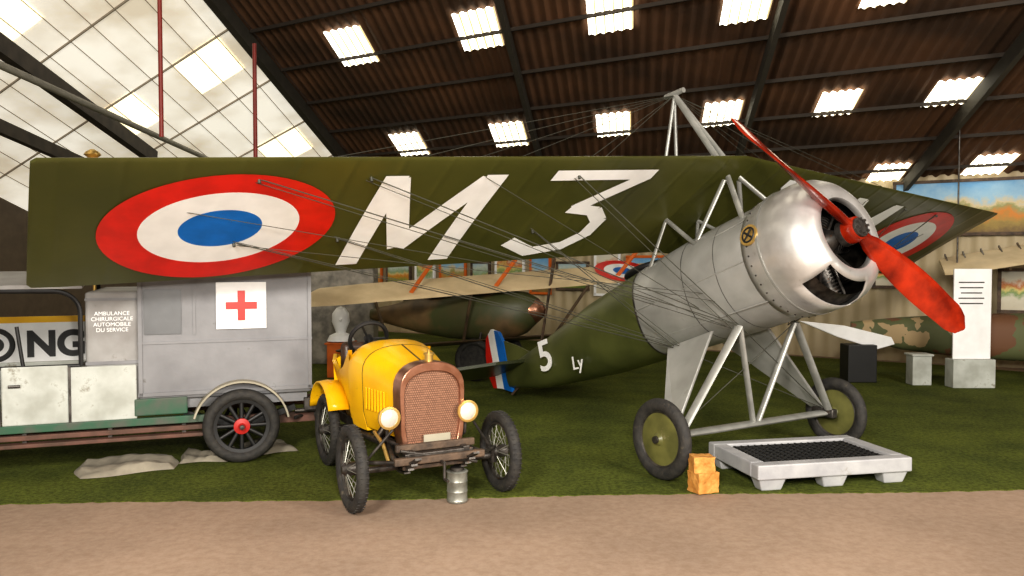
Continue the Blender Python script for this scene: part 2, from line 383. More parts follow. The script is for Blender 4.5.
def annulus(name,bc,tc,rb,rt,r0,r1,mat,off=.007,n=64,m=4):
    vs=[];fs=[]
    for j in range(m+1):
        r=r0+(r1-r0)*j/m
        for i in range(n):
            a=2*math.pi*i/n; vs.append(wd(bc+rb*r*math.cos(a),tc+rt*r*math.sin(a),off))
    for j in range(m):
        for i in range(n): k=(i+1)%n; fs.append((j*n+i,j*n+k,(j+1)*n+k,(j+1)*n+i))
    return mk(name,(vs,fs),mat,ac)
for sgn,nm in((-1,'r'),(1,'l')):
    annulus('roundel_red_'+nm,sgn*4.03,.54,.78,.435,.68,1,'red')
    annulus('roundel_white_'+nm,sgn*4.03,.54,.78,.435,.355,.68,'white')
    annulus('roundel_blue_'+nm,sgn*4.03,.54,.78,.435,.001,.355,'blue')
def wstroke(p,q,w,sgn,off=.008,n=14):
    p=V((p[0],p[1]*1.5));q=V((q[0],q[1]*1.5)); d=(q-p).normalized(); nn=V((-d.y,d.x))*w/2; vs=[];fs=[]
    for i in range(n+1):
        c=p+(q-p)*i/n
        for k in(-1,-.33,.33,1):
            x=c+nn*k; vs.append(wd(sgn*x.x,min(.99,max(.02,x.y/1.5)),off))
    for i in range(n):
        for k in range(3): a=i*4+k; fs.append((a,a+1,a+5,a+4))
    return vs,fs
Ms=[((2.97,.93),(2.97,.13)),((2.95,.16),(2.62,.78)),((2.64,.78),(2.24,.16)),((2.20,.13),(2.20,.93))]
T3=[((1.72,.145),(.80,.145)),((.86,.16),(1.28,.47)),((1.32,.46),(1.05,.50)),((1.07,.49),(.93,.60)),((.93,.58),(.95,.74)),((.93,.72),(1.12,.87)),((1.08,.85),(1.40,.90)),((1.36,.91),(1.66,.78))]
for sgn,nm in((-1,'r'),(1,'l')):
    mk('letter_m_'+nm,comb([wstroke(p,q,.17,sgn) for p,q in Ms]),'white',ac)
    mk('numeral_3_'+nm,comb([wstroke(p,q,.135,sgn) for p,q in T3]),'white',ac)
def fsec(a,zc,hw,hh,ex,n=36):
    r=[]
    for i in range(n):
        t=2*math.pi*i/n; c,s=math.cos(t),math.sin(t)
        r.append(A(a,hw*math.copysign(abs(c)**(2/ex),c),zc+hh*math.copysign(abs(s)**(2/ex),s)))
    return r
FS=[(.88,1.507,.465,.485,2),(.5,1.512,.455,.48,2.1),(0,1.515,.435,.47,2.3),(-.6,1.51,.40,.44,2.5),(-1.5,1.49,.33,.39,2.7),(-2.2,1.475,.25,.315,2.8),(-2.8,1.47,.17,.25,2.8),(-3.6,1.52,.05,.13,2.4)]
mk('fuselage_metal_front',loft([fsec(*s) for s in FS[:4]]),'greypaint',ac)
mk('fuselage_fabric_rear',loft([fsec(*s) for s in FS[3:]]),'olive2',ac)
def band(a,zc,hw,hh,ex,w,mat,nm,g=.006):
    mk(nm,loft([fsec(a-w/2,zc,hw+g,hh+g,ex),fsec(a+w/2,zc,hw+g,hh+g,ex)],False),mat,ac)
band(-.6,1.51,.40,.44,2.5,.022,'steel','seam_rear'); band(.1,1.514,.438,.472,2.27,.008,'steel','seam_mid',.002); band(.86,1.508,.466,.486,2,.02,'steel','seam_cowl'); band(.5,1.512,.455,.48,2.1,.006,'steel','seam_fwd',.002)
mk('side_rail',comb([rod(A(.85,-.47,1.50),A(-.6,-.405,1.51),.006),rod(A(.85,-.35,1.84),A(-.6,-.335,1.80),.005),rod(A(.85,-.35,1.16),A(-.6,-.335,1.22),.005)]),'greypaint',ac)
vs,fs=torus((0,0,0),(0,0,1),.2,.03)
mk('cockpit_rim',([A(-.72+v.x*1.25,v.y,1.945+v.z) for v in vs],fs),'black',ac)
vs,fs=disc((0,0,0),(0,0,1),.2,.05)
mk('cockpit_dark_disc',([A(-.72+v.x*1.25,v.y,1.935+v.z) for v in vs],fs),'black',ac)  # solid black disc painted for the shade inside the open cockpit
prof=[(.84,.49),(.9,.50),(1.0,.508),(1.12,.512),(1.22,.508),(1.31,.485),(1.38,.44),(1.43,.38),(1.45,.325),(1.44,.285),(1.40,.27)]
n=72;vs=[];fs=[]
for (x,r) in prof:
    for i in range(n):
        a=2*math.pi*i/n; vs.append(A(x,r*math.sin(a),1.507-r*math.cos(a)))
for k in range(len(prof)-1):
    for i in range(n):
        j=(i+1)%n; ang=(i+.5)/n*360; ang=ang if ang<180 else ang-360
        if -50<ang<10 and 4<=k<=6: continue
        fs.append((k*n+i,k*n+j,(k+1)*n+j,(k+1)*n+i))
o=mk('cowling',(vs,fs),'alu',ac); m=o.modifiers.new('s','SOLIDIFY'); m.thickness=.008
mk('cowl_ring',lathe([(-.010,.512),(.010,.512),(.010,.516),(-.010,.516)],A(1.02,0,1.507),A(1,0,0),60,True),'strut',ac)
riv=[]
for i in range(40):
    a=2*math.pi*i/40; riv.append(disc(A(.91,.502*math.sin(a),1.507-.502*math.cos(a)),V((0,math.sin(a),0))-A(0,0,1)*math.cos(a),.007,.01,8))
mk('cowl_rivets',comb(riv),'steel',ac)
mk('firewall',disc(A(.9,0,1.507),A(1,0,0),.46,.02,40),'black',ac)
mk('cowl_inner_lining',lathe([(0,.480),(.30,.480),(.42,.44)],A(.88,0,1.507),A(1,0,0),50),'engine',ac)
ax=A(1,0,0); E0=A(1.11,0,1.507)
eng=[lathe([(-.14,.001),(-.14,.13),(.12,.13),(.16,.09),(.24,.05),(.32,.04),(.33,.001)],E0,ax,28)]
for i in range(9):
    a=2*math.pi*i/9+.1; d=V((0,math.sin(a),0))+A(0,0,1)*math.cos(a); 
    eng.append(rod(E0+d*.12,E0+d*.42,.05,n=14))
    for k in range(9): eng.append(rod(E0+d*(.18+.027*k),E0+d*(.19+.027*k),.072,n=14))
    eng.append(rod(E0+d*.14+ax*.1,E0+d*.42+ax*.09,.010,n=8))
mk('rotary_engine',comb(eng),'steel',ac)
bn=V((0,-1,0))+A(0,0,1)*.30; bn.normalize()
mk('maker_badge',disc(A(.95,-.487,1.665),bn,.085,.014),'brass',ac)
mk('maker_badge_mark',comb([torus(A(.95,-.494,1.667),bn,.058,.008,28,6),rod(A(.985,-.495,1.70),A(.915,-.503,1.635),.008),rod(A(.985,-.503,1.635),A(.915,-.495,1.70),.008)]),'black',ac)
H0=A(1.50,0,1.507); phi=.897
pd=V((0,math.sin(phi),0))-A(0,0,1)*math.cos(phi)
pp=ax.cross(pd).normalized()
secsP=[]
for sg in(-1,1):
    secs=[]
    for k in range(25):
        r=k/24; R=.02+1.27*r
        w=(.045+.075*math.sin(min(1,r*1.3)*math.pi*.62)) if r<.88 else .108*math.sqrt(max(.02,1-((r-.88)/.12)**2))
        if r<.1: w=.05
        th=.055*(1-r)+.014 ; tw=-math.radians(62-40*r)
        cd=(pp*sg)*math.cos(tw)+ax*(-math.sin(tw)); nd=cd.cross(pd).normalized()
        c=H0+pd*sg*R; ring=[]
        for i in range(14):
            a=2*math.pi*i/14; ring.append(c+cd*math.cos(a)*w+nd*math.sin(a)*th*.5)
        secs.append(ring)
    secsP.append(loft(secs))
mk('propeller',comb(secsP),'prop',ac)
mk('prop_boss',comb([lathe([(-.10,.001),(-.10,.1),(-.05,.1),(-.05,.06),(.0,.06)],H0,ax,24),lathe([(.03,.001),(.03,.075),(.06,.075),(.065,.001)],H0,ax,24)]+[rod(H0+ (pd*math.cos(2*math.pi*i/8)+pp*math.sin(2*math.pi*i/8))*.056+ax*.05,H0+(pd*math.cos(2*math.pi*i/8)+pp*math.sin(2*math.pi*i/8))*.056+ax*.085,.011,n=6) for i in range(8)]),'steel',ac)
mk('prop_hub_wood',lathe([(-.06,.001),(-.06,.095),(.0,.10),(.04,.09),(.045,.001)],H0,ax,24),'prop',ac)
def wheel_disc(y,sg):
    o=(0,y,.315)
    mk('tire',torus(o,(0,1,0),.262,.053,56,14,.85),'rubber',ac)
    mk('wheel_rim',torus(o,(0,1,0),.214,.014,48,8,1.6),'steel',ac)
    mk('wheel_cover',lathe([(-.05,.0005),(-.05,.03),(-.03,.05),(-.012,.21),(.012,.21),(.03,.05),(.05,.03),(.05,.0005)],o,(0,1,0),40),'wdisc',ac)
    mk('wheel_hub',disc((0,y,.315),(0,1,0),.028,.14,20),'steel',ac)
wheel_disc(-1.055,-1); wheel_disc(1.055,1)
mk('axle_fairing',estrut((0,-.98,.325),(0,.98,.325),.13,.05,(1,0,0)),'strut',ac)
gf=lambda a,b:A(a,b,1.06)
for sg,nm in((-1,'r'),(1,'l')):
    mk('gear_leg_front_'+nm,estrut((.05,sg*.9,.34),gf(.5,sg*.34),.085,.04,(1,0,0)),'strut',ac)
    mk('gear_inner_'+nm,estrut((0,sg*.03,.34),gf(.5,sg*.33),.06,.035,(1,0,0)),'strut',ac)
    mk('gear_shoe_'+nm,box((0,sg*.9,.33),(.22,.07,.08)),'steel',ac,bevel=.01)
    b0=V((-.14,sg*.90,.36)); b1=V((.0,sg*.90,.36)); t0=gf(-.36,sg*.34)+V((0,0,.04)); t1=gf(.20,sg*.34)+V((0,0,.04)); o_=V((0,sg*.016,0))
    vs=[b0-o_,b1-o_,t1-o_,t0-o_,b0+o_,b1+o_,t1+o_,t0+o_]
    mk('gear_leg_fairing_'+nm,(vs,[(0,1,2,3),(7,6,5,4),(0,4,5,1),(1,5,6,2),(2,6,7,3),(3,7,4,0)]),'greypaint',ac,False,.006)
mk('gear_cross_wires',comb([rod((.0,-.9,.36),gf(.5,.33),.004),rod((.0,.9,.36),gf(.5,-.33),.004),rod((0,-.9,.36),gf(-.25,.33),.004),rod((0,.9,.36),gf(-.25,-.33),.004)]),'wire',ac)
cab=[]
for sg in(-1,1):
    cab.append(estrut(A(.78,sg*.30,1.85),A(.55,sg*.07,2.36),.05,.028,(1,0,0)))
    cab.append(estrut(A(.20,sg*.30,1.85),A(.52,sg*.09,2.34),.05,.028,(1,0,0)))
    cab.append(estrut(A(.25,sg*.32,1.84),A(-.15,sg*.2,2.24),.04,.028,(1,0,0)))
    cab.append(estrut(A(-.45,sg*.30,1.80),A(-.15,sg*.2,2.24),.04,.025,(1,0,0)))
ap=V((-1.0,0,3.23))
cab+=[estrut(ap,V((-1.06,-.10,2.35)),.035,.03,(1,0,0)),estrut(ap,V((-1.06,.10,2.35)),.035,.03,(1,0,0)),estrut(ap,V((-.36,-.05,2.52)),.06,.035,(1,0,0)),estrut(ap,V((-.36,.05,2.52)),.06,.035,(1,0,0)),
      rod(ap+V((-.12,0,.0)),ap+V((.12,0,.03)),.025)]
mk('cabane_struts',comb(cab),'strut',ac)
w=[]
for sg in(-1,1):
    for b in(1.5,3.15,3.9):
        w.append(rod(wingp(sg*b,.15,-1),gf(.5,sg*.33),.0045,n=6)); w.append(rod(wingp(sg*b,.68,-1),gf(-.25,sg*.33),.0045,n=6))
        w.append(rod(wingp(sg*b,.15,1),ap,.003,n=6)); w.append(rod(wingp(sg*b,.68,1),ap,.003,n=6))
        w.append(rod(wingp(sg*(b+.03),.17,-1),gf(.42,sg*.34),.003,n=6)); w.append(rod(wingp(sg*(b+.03),.66,-1),gf(-.17,sg*.34),.003,n=6))
    w.append(rod(wingp(sg*2.3,.7,-1),A(-.3,sg*.4,1.5),.003,n=6)); w.append(rod(wingp(sg*3.9,.7,-1),A(.3,sg*.43,1.4),.003,n=6))
    w.append(rod(wingp(sg*2.3,.15,-1),A(.2,sg*.42,1.3),.003,n=6)); w.append(rod(wingp(sg*4.3,.4,-1),A(.4,sg*.43,1.3),.003,n=6))
    for b,t in((1.5,.15),(3.15,.15),(3.9,.15),(3.15,.68),(3.9,.68),(1.5,.68)): w.append(rod(wingp(sg*b,t,-1,.02),wingp(sg*b,t,-1,-.03),.012,n=8))
mk('bracing_wires',comb(w),'wire',ac)
rud=[(-3.58,1.33),(-3.58,1.95),(-3.66,2.12),(-3.82,2.2),(-3.98,2.12),(-4.06,1.9),(-4.08,1.66),(-4.0,1.47),(-3.8,1.42)]
def clip(poly,a0,a1):
    def cut(P,lim,sgn):
        out=[]
        for i in range(len(P)):
            p,q=P[i],P[(i+1)%len(P)]; ip=(p[0]-lim)*sgn>=0; iq=(q[0]-lim)*sgn>=0
            if ip: out.append(p)
            if ip!=iq: t=(lim-p[0])/(q[0]-p[0]); out.append((lim,p[1]+(q[1]-p[1])*t))
        return out
    return cut(cut(poly,a0,1),a1,-1)
for a0,a1,mt in((-3.75,-3.5,'blue'),(-3.91,-3.75,'white'),(-4.2,-3.91,'red')):
    mk('rudder_'+mt,prism(clip(rud,a0,a1),lambda p,q,d:A(p,d,q),-.022,.022),mt,ac,smooth=False)
mk('fin',prism([(-2.95,1.65),(-3.3,1.85),(-3.57,1.98),(-3.57,1.5),(-3.0,1.5)],lambda p,q,d:A(p,d,q),-.015,.015),'olive2',ac,False)
stab=[(-3.0,.05),(-3.05,.5),(-3.3,1.15),(-3.55,1.25),(-3.9,1.2),(-4.0,.9),(-3.9,.2),(-3.75,.08)]
for sg in(-1,1):
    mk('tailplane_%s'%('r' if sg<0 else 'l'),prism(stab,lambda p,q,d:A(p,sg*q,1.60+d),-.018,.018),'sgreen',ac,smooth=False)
mk('tail_skid',rod(A(-3.3,0,1.4),A(-3.62,0,1.31),.016),'wood',ac)
tx=text('fuselage_number','5',.48,frame(V(A(1,.13,0)),A(0,0,1),A(-2.38,-.262,1.50)),'white',ac,.004,.006)
tx=text('fuselage_script','Ly',.2,frame(V(A(1,.12,0)),A(.2,0,1),A(-1.72,-.336,1.28)),'white',ac,.004)

# ------------------------------------------------------------------ CYCLECAR
car=empty('vintage_car',(-.583,5.703,0.0065),(math.sin(.479),-math.cos(.479)))
def spoke_wheel(par,x,y,R,tr,tag,ns=28):
    o=V((x,y,R))
    mk('tire_'+tag,torus(o,(0,1,0),R-tr,tr,52,12,.95),'rubber',par)
    tb=[]
    for i in range(52):
        a=2*math.pi*i/52; d=V((math.cos(a),0,math.sin(a)))
        for yy in(-.02,0.012): tb.append(rod(o+d*(R-.005)+V((0,yy-.008,0)),o+d*(R-.005)+V((0,yy+.02,0)),.004,n=5))
    mk('tread_'+tag,comb(tb),'rubber',par)
    mk('rim_'+tag,torus(o,(0,1,0),R-2*tr-.004,.012,44,8,1.8),'steel',par)
    sp=[]
    for i in range(ns):
        a=2*math.pi*i/ns; s=1 if i%2 else -1; a2=a+(.25 if i%4<2 else -.25)
        sp.append(rod(o+V((.03*math.cos(a2),s*.045,.03*math.sin(a2))),o+V(((R-2*tr)*math.cos(a),0,(R-2*tr)*math.sin(a))),.003,n=5))
    mk('spokes_'+tag,comb(sp),'galv',par)
    mk('hub_'+tag,lathe([(-.07,.001),(-.07,.025),(-.045,.045),(.045,.045),(.07,.025),(.07,.001)],o,(0,1,0),20),'steel',par)
spoke_wheel(car,0,-.557,.294,.044,'fr'); spoke_wheel(car,0,.557,.294,.044,'fl')
RX=-1.34;RY=.37
spoke_wheel(car,RX,-RY,.294,.044,'rr'); spoke_wheel(car,RX,RY,.294,.044,'rl')
fr=[box((-.72,s*.2,.37),(1.84,.05,.08)) for s in(-1,1)]
mk('frame_rails',comb(fr+[box((.17,0,.36),(.06,.5,.07)),box((-1.6,0,.37),(.05,.44,.06))]),'steel',car,False,.006)
mk('front_axle',comb([rod((0,-.5,.27),(0,.5,.27),.024),rod((0,-.5,.22),(0,-.5,.34),.03),rod((0,.5,.22),(0,.5,.34),.03),rod((-.1,-.48,.24),(-.1,.48,.24),.012)]),'steel',car)
lf=[]
for s in(-1,1):
    for k in range(4):
        L=.34-.07*k
        pts=[V((x,s*.21,.30-.02*k+ .09*(x/.34)**2)) for x in [L*(-1+2*i/8) for i in range(9)]]
        for a,b in zip(pts[:-1],pts[1:]): lf.append(beam(a,b,.045,.014))
mk('leaf_springs',comb(lf),'steel',car,False)
mk('rear_axle',rod((RX,-RY,.294),(RX,RY,.294),.03),'steel',car)
mk('wood_bumper',comb([box((.2,0,.35),(.05,.66,.05)),box((.12,0,.42),(.04,.58,.05)),box((.14,0,.29),(.03,.5,.03))]),'wood',car,False,.008)
mk('side_brackets',comb([rod((.2,s*.32,.35),(-.25,s*.22,.38),.018) for s in(-1,1)]+[rod((.2,s*.32,.35),(.02,s*.5,.33),.014) for s in(-1,1)]+[rod((.1,s*.3,.55),(.02,s*.47,.33),.010) for s in(-1,1)]+[rod((.19,-.28,.42),(.19,.28,.29),.012)]),'steel',car)
def arch(hw,zb,zt,nn=14,shoulder=.16,ex=2.4):
    pts=[(-hw*.88,zb),(-hw*.97,zb+.12)]
    zs=zt-shoulder
    for i in range(nn+1):
        a=math.pi*(1-i/nn); c,s=math.cos(a),math.sin(a)
        pts.append((hw*math.copysign(abs(c)**(2/ex),c),zs+shoulder*abs(s)**(2/ex)))
    pts+=[(hw*.97,zb+.12),(hw*.88,zb)]
    return pts
outer=arch(.240,.38,.99,shoulder=.2); inner=arch(.208,.43,.925,shoulder=.17)
fx=lambda x:(lambda p,q,d:V((x+d,p,q)))
n=len(outer)
ov=[V((.075,p,q)) for p,q in outer]+[V((.075,p,q)) for p,q in inner]+[V((-.08,p,q)) for p,q in outer]+[V((.045,p,q)) for p,q in inner]
of=[]
for i in range(n):
    j=(i+1)%n; of+=[(i,j,n+j,n+i),(i,2*n+i,2*n+j,j),(n+i,n+j,3*n+j,3*n+i)]
of.append(tuple(range(2*n,3*n)))
mk('radiator_shell',(ov,of),'copper',car,True,.006)
mk('radiator_core',prism(inner,fx(0),.03,.05),'core',car,False)
mk('number_plate',box((.075,.03,.46),(.012,.2,.055)),'fender',car,False,.003)
mk('radiator_cap',comb([rod((0,0,.98),(0,0,1.03),.03,n=20),rod((0,0,1.03),(0,0,1.045),.038,n=20),rod((0,0,1.045),(0,0,1.07),.012,n=10)]),'brass',car)
def csec(x,hw,zb,zt,sh=.16,ex=2.4): return [V((x,p,q)) for p,q in arch(hw,zb,zt,14,sh,ex)]
mk('hood',loft([csec(-.07,.228,.45,.955,.19),csec(-.3,.27,.45,1.0,.19),csec(-.55,.31,.45,1.05,.2)]),'yellow',car)
mk('hood_seams',comb([loft([csec(-.558,.313,.45,1.054,.2),csec(-.548,.312,.45,1.052,.2)],False),rod((-.07,0,.958),(-.55,0,1.053),.005)]),'steel',car)
lou=[]
for s in(-1,1):
    for i in range(7): lou.append(box((-.2-.045*i,s*(.262+.0075*i),.68),(.012,.012,.16)))
mk('hood_louvres',comb(lou),'yellow',car,False,.003)
mk('scuttle',loft([csec(-.56,.31,.42,1.05,.2),csec(-.72,.335,.42,1.08,.22),csec(-.82,.34,.42,1.07,.22)]),'yellow',car)
def tub():
    prof=[(-.82,.34,1.0),(-.95,.345,.86),(-1.12,.34,.80),(-1.32,.33,.86),(-1.5,.27,.90),(-1.68,.18,.86),(-1.78,.05,.8)]
    vs=[];fs=[]
    for sg in(-1,1):
        base=len(vs)
        for x,hw,zt in prof:
            k=.9 if x>-1.0 else .78
            vs+= [V((x,sg*hw*k*.8,.40)),V((x,sg*hw*k,.6)),V((x,sg*hw,zt)),V((x,sg*(hw-.03),zt)),V((x,sg*(hw*k-.03),.45))]
        for k in range(len(prof)-1):
            for q in range(4): a=base+k*5+q; fs.append((a,a+1,a+6,a+5))
    return vs,fs
mk('body_tub',tub(),'yellow',car)
mk('tub_floor',box((-1.2,0,.44),(.8,.4,.03)),'wood',car,False)
mk('seat',comb([box((-1.15,0,.58),(.32,.46,.16)),box((-1.34,0,.80),(.11,.5,.42))]),'leather',car,True,.04)
mk('tail_cover',loft([csec(-1.40,.30,.52,.92,.1),csec(-1.62,.22,.52,.88,.1),csec(-1.78,.08,.55,.8,.08)]),'yellow',car)
mk('dash',box((-.80,0,.90),(.02,.56,.2)),'wood',car,False)
sw=V((-.94,-.14,1.07)); sd=V((-.88,0,.45)).normalized()
mk('steering_wheel',comb([torus(sw,sd,.150,.017,36,8)]+[rod(sw,sw+ (basis(sd)[0]*math.cos(a)+basis(sd)[1]*math.sin(a))*.145,.010,n=6) for a in(0,2.09,4.19)]+[disc(sw,sd,.035,.03,18),rod(sw,sw-sd*.35,.016)]),'black',car)
for s,nm in((-1,'r'),(1,'l')):
    o=V((.09,s*.29-.035,.63))
    mk('headlamp_bowl_'+nm,lathe([(-.10,.001),(-.095,.032),(-.045,.062),(.0,.072)],o,(1,0,0),28),'black',car)
    mk('headlamp_rim_'+nm,lathe([(-.002,.068),(-.002,.078),(.016,.078),(.018,.064),(.008,.062)],o,(1,0,0),28,True),'brass',car)
    mk('headlamp_lens_'+nm,lathe([(.006,.066),(.022,.042),(.028,.001)],o,(1,0,0),28),'glass',car)
    mk('headlamp_bracket_'+nm,tube([o+V((-.03,0,-.05)),o+V((-.05,0,-.16)),V((-.02,s*.2,.40))],.012),'steel',car)
    vs=[];fs=[];K=16
    ZC=.36
    for i in range(K+1):
        a=math.radians(25+140*i/K)
        for yy,rr in((.27,.335),(.36,.345),(.44,.335)):
            vs.append(V((RX+rr*math.cos(a),s*yy,ZC+rr*math.sin(a))))
    for i in range(K):
        for k in range(2): q=i*3+k; fs.append((q,q+1,q+4,q+3))
    ob=mk('mudguard_'+nm,(vs,fs),'yellow',car); md=ob.modifiers.new('s','SOLIDIFY'); md.thickness=.012
    vs=[V((RX,s*.272,.45))];
    for i in range(K+1):
        a=math.radians(25+140*i/K); vs.append(V((RX+.335*math.cos(a),s*.272,ZC+.335*math.sin(a))))
    mk('mudguard_skirt_'+nm,(vs,[tuple(range(len(vs)))]),'yellow',car,False)
mk('crank',tube([V((.08,0,.33)),V((.28,0,.33)),V((.28,.0,.22)),V((.34,0,.22))],.011),'steel',car)
mk('engine_bits',comb([box((-.3,0,.34),(.35,.28,.16)),rod((-.2,-.27,.40),(-.9,-.27,.36),.03),rod((-.25,-.24,.5),(-.25,-.3,.42),.03)]),'engine',car,True,.01)
mk('copper_pipe',tube([V((.02,-.3,.3)),V((-.05,-.32,.42)),V((-.3,-.3,.46))],.014),'brass',car)
can=empty('metal_can',(-.386,5.70,CZ))
mk('can_body',lathe([(.012,.001),(.0,.072),(.012,.076),(.02,.072),(.07,.072),(.075,.075),(.08,.072),(.14,.072),(.145,.075),(.15,.072),(.2,.072),(.212,.078),(.22,.07),(.222,.001)],(0,0,0),(0,0,1),28),'galv',can)
mk('can_lid',disc((0,0,.232),(0,0,1),.05,.02,24),'steel',can)

# ------------------------------------------------------------------ AMBULANCE
am=empty('vintage_ambulance',(-2.247,6.753,CZ),(-.935,-.354))
def art_wheel(par,x,y,R,tag):
    o=V((x,y,R)); 
    mk('tire_'+tag,torus(o,(0,1,0),R-.048,.048,52,12,1.1),'rubber',par)
    mk('felloe_'+tag,lathe([(-.025,R-.115),(.025,R-.115),(.03,R-.08),(-.03,R-.08)],o,(0,1,0),44,True),'black',par)
    mk('spokes_'+tag,comb([estrut(o+V((.04*math.cos(a),0,.04*math.sin(a))),o+V(((R-.11)*math.cos(a),0,(R-.11)*math.sin(a))),.03,.035,(0,1,0)) for a in [2*math.pi*i/12 for i in range(12)]]),'black',par)
    mk('hub_'+tag,lathe([(.08,.001),(.08,.022),(.05,.03),(.045,.065),(-.045,.065),(-.05,.001)],o,(0,1,0),24),'redhub',par)
    mk('hubcap_'+tag,lathe([(.10,.001),(.098,.018),(.075,.022)],o,(0,1,0),20),'steel',par)
art_wheel(am,0,-.05,.31,'rear_l'); art_wheel(am,0,-1.45,.31,'rear_r'); art_wheel(am,2.7,-.05,.31,'front_l'); art_wheel(am,2.7,-1.45,.31,'front_r')
mk('box_body',box((.10,-.85,1.25),(1.38,1.46,1.40)),'amb',am,False,.03)
mk('box_base_skirt',comb([box((.10,-.85,.52),(1.30,1.36,.1))]),'amb',am,False)
mk('body_mouldings',comb([box((.10,-.115,1.02),(1.38,.012,.02)),box((.10,-.115,.60),(1.38,.02,.03)),box((.77,-.115,1.27),(.03,.02,1.36)),box((-.57,-.115,1.27),(.03,.02,1.36)),box((.36,-.115,1.5),(.02,.012,.84))]),'amb',am,False)
mk('side_window_panel',box((.60,-.112,1.27),(.28,.01,.36)),pmat('window_board',(.12,.125,.13),.4),am,False)
mk('red_cross_panel',box((-.01,-.108,1.315),(.40,.02,.39)),'white',am,False)
mk('red_cross',comb([box((-.01,-.094,1.315),(.25,.012,.06)),box((-.01,-.0945,1.315),(.06,.012,.25))]),'red',am,False)
mk('mid_body',box((.975,-.85,.98),(.39,1.40,.92)),'ambl',am,False,.02)
mk('mid_body_mould',comb([box((.975,-.145,.87),(.39,.012,.025)),box((.975,-.145,1.38),(.39,.012,.02))]),'amb',am,False)
text('side_lettering','AMBULANCE\nCHIRURGICALE\nAUTOMOBILE\nDU SERVICE',.044,frame((-1,0,0),(0,0,1),(.975,-.146,1.20)),'white',am,.001)
mk('cab_doors',comb([box((1.52,-.13,.64),(.46,.04,.46)),box((2.0,-.13,.64),(.46,.04,.46)),box((1.75,-1.55,.58),(.95,.04,.34))]),'door',am,False,.012)
mk('cab_lower_side',box((1.04,-.125,.63),(.48,.03,.44)),'door',am,False,.01)
mk('door_mouldings',comb([box((1.76,-.105,.63),(.015,.01,.44)),box((1.28,-.105,.63),(.015,.012,.46)),rod((1.62,-.10,.72),(1.70,-.10,.72),.012)]),'steel',am,False)
wf=[]
pts=[V((1.2,-.13,.86))]+[V((1.2+ .18*(1-math.cos(a)),-.13,1.28+.17*math.sin(a))) for a in [math.pi/2*i/6 for i in range(7)]]+[V((2.1,-.13,1.46)),V((2.25,-.13,.86))]
wf.append(tube(pts,.018)); 
mk('window_frame',comb(wf+[rod((1.60,-.13,.86),(1.64,-.13,1.18),.014),rod((1.20,-.13,.86),(2.25,-.13,.86),.015)]),'black',am)
mk('cab_roof',loft([[V((1.18,-.10,1.50)),V((1.18,-.85,1.60)),V((1.18,-1.6,1.50)),V((1.18,-1.6,1.47)),V((1.18,-.85,1.57)),V((1.18,-.10,1.47))],[V((2.3,-.10,1.50)),V((2.3,-.85,1.60)),V((2.3,-1.6,1.50)),V((2.3,-1.6,1.47)),V((2.3,-.85,1.57)),V((2.3,-.10,1.47))]]),'ambl',am)
mk('cab_posts',comb([rod((2.25,-1.55,.74),(2.25,-1.55,1.48),.02),rod((1.22,-1.55,.74),(1.22,-1.55,1.48),.02),rod((2.15,-.5,.7),(2.0,-.5,1.02),.012),torus((2.0,-.5,1.02),(-.5,0,.85),.17,.012,30,8)]),'black',am)
mk('cab_seat',comb([box((1.45,-.85,.58),(.4,1.2,.12)),box((1.30,-.85,.68),(.08,1.2,.16))]),'leather',am,True,.03)
mk('engine_bonnet',loft([[V((2.3,y,z)) for y,z in((-.35,.45),(-.35,.85),(-.55,1.0),(-1.15,1.0),(-1.35,.85),(-1.35,.45))],[V((3.1,y,z)) for y,z in((-.5,.45),(-.5,.8),(-.62,.92),(-1.08,.92),(-1.2,.8),(-1.2,.45))]]),'dkgreen',am)
mk('chassis_sill',comb([box((1.25,-.11,.385),(2.1,.05,.06))]),'dkgreen',am,False,.006)
mk('chassis_rail',comb([box((1.2,-.30,.31),(3.8,.06,.09)),box((1.2,-1.2,.31),(3.8,.06,.09)),box((1.3,-.12,.315),(2.0,.06,.04)),box((1.3,-.10,.26),(2.0,.10,.03))]),'rail',am,False,.006)
mk('step_hangers',comb([box((x,-.14,.30),(.03,.05,.1)) for x in(.45,1.0,1.6,2.15)]),'steel',am,False)
mk('green_flank',comb([box((.62,-.118,.50),(.40,.03,.14))]),'dkgreen',am,False,.01)
vs=[];fs=[];K=22
for i in range(K+1):
    a=math.radians(15+155*i/K)
    for yy in(-.17,-.0):
        for rr in (.375,.39): vs.append(V((rr*math.cos(a),yy,.30+rr*math.sin(a))))
for i in range(K):
    q=4*i; fs+=[(q,q+4,q+6,q+2),(q+1,q+3,q+7,q+5),(q+2,q+6,q+7,q+3),(q,q+1,q+5,q+4)]
mk('rear_mudguard',(vs,fs),'fender',am)
mk('rear_spring',comb([beam((-.45,-.2,.42),(0,-.2,.28),.05,.05),beam((0,-.2,.28),(.45,-.2,.42),.05,.05)]),'black',am,False)
mk('rear_hitch',comb([rod((-.45,-.2,.38),(-.66,-.2,.38),.02),torus((-.66,-.2,.34),(0,1,0),.04,.01,20,6),box((-.58,-.14,.45),(.12,.08,.1)),rod((-.45,-.2,.32),(-.62,-.4,.32),.015)]),'steel',am)

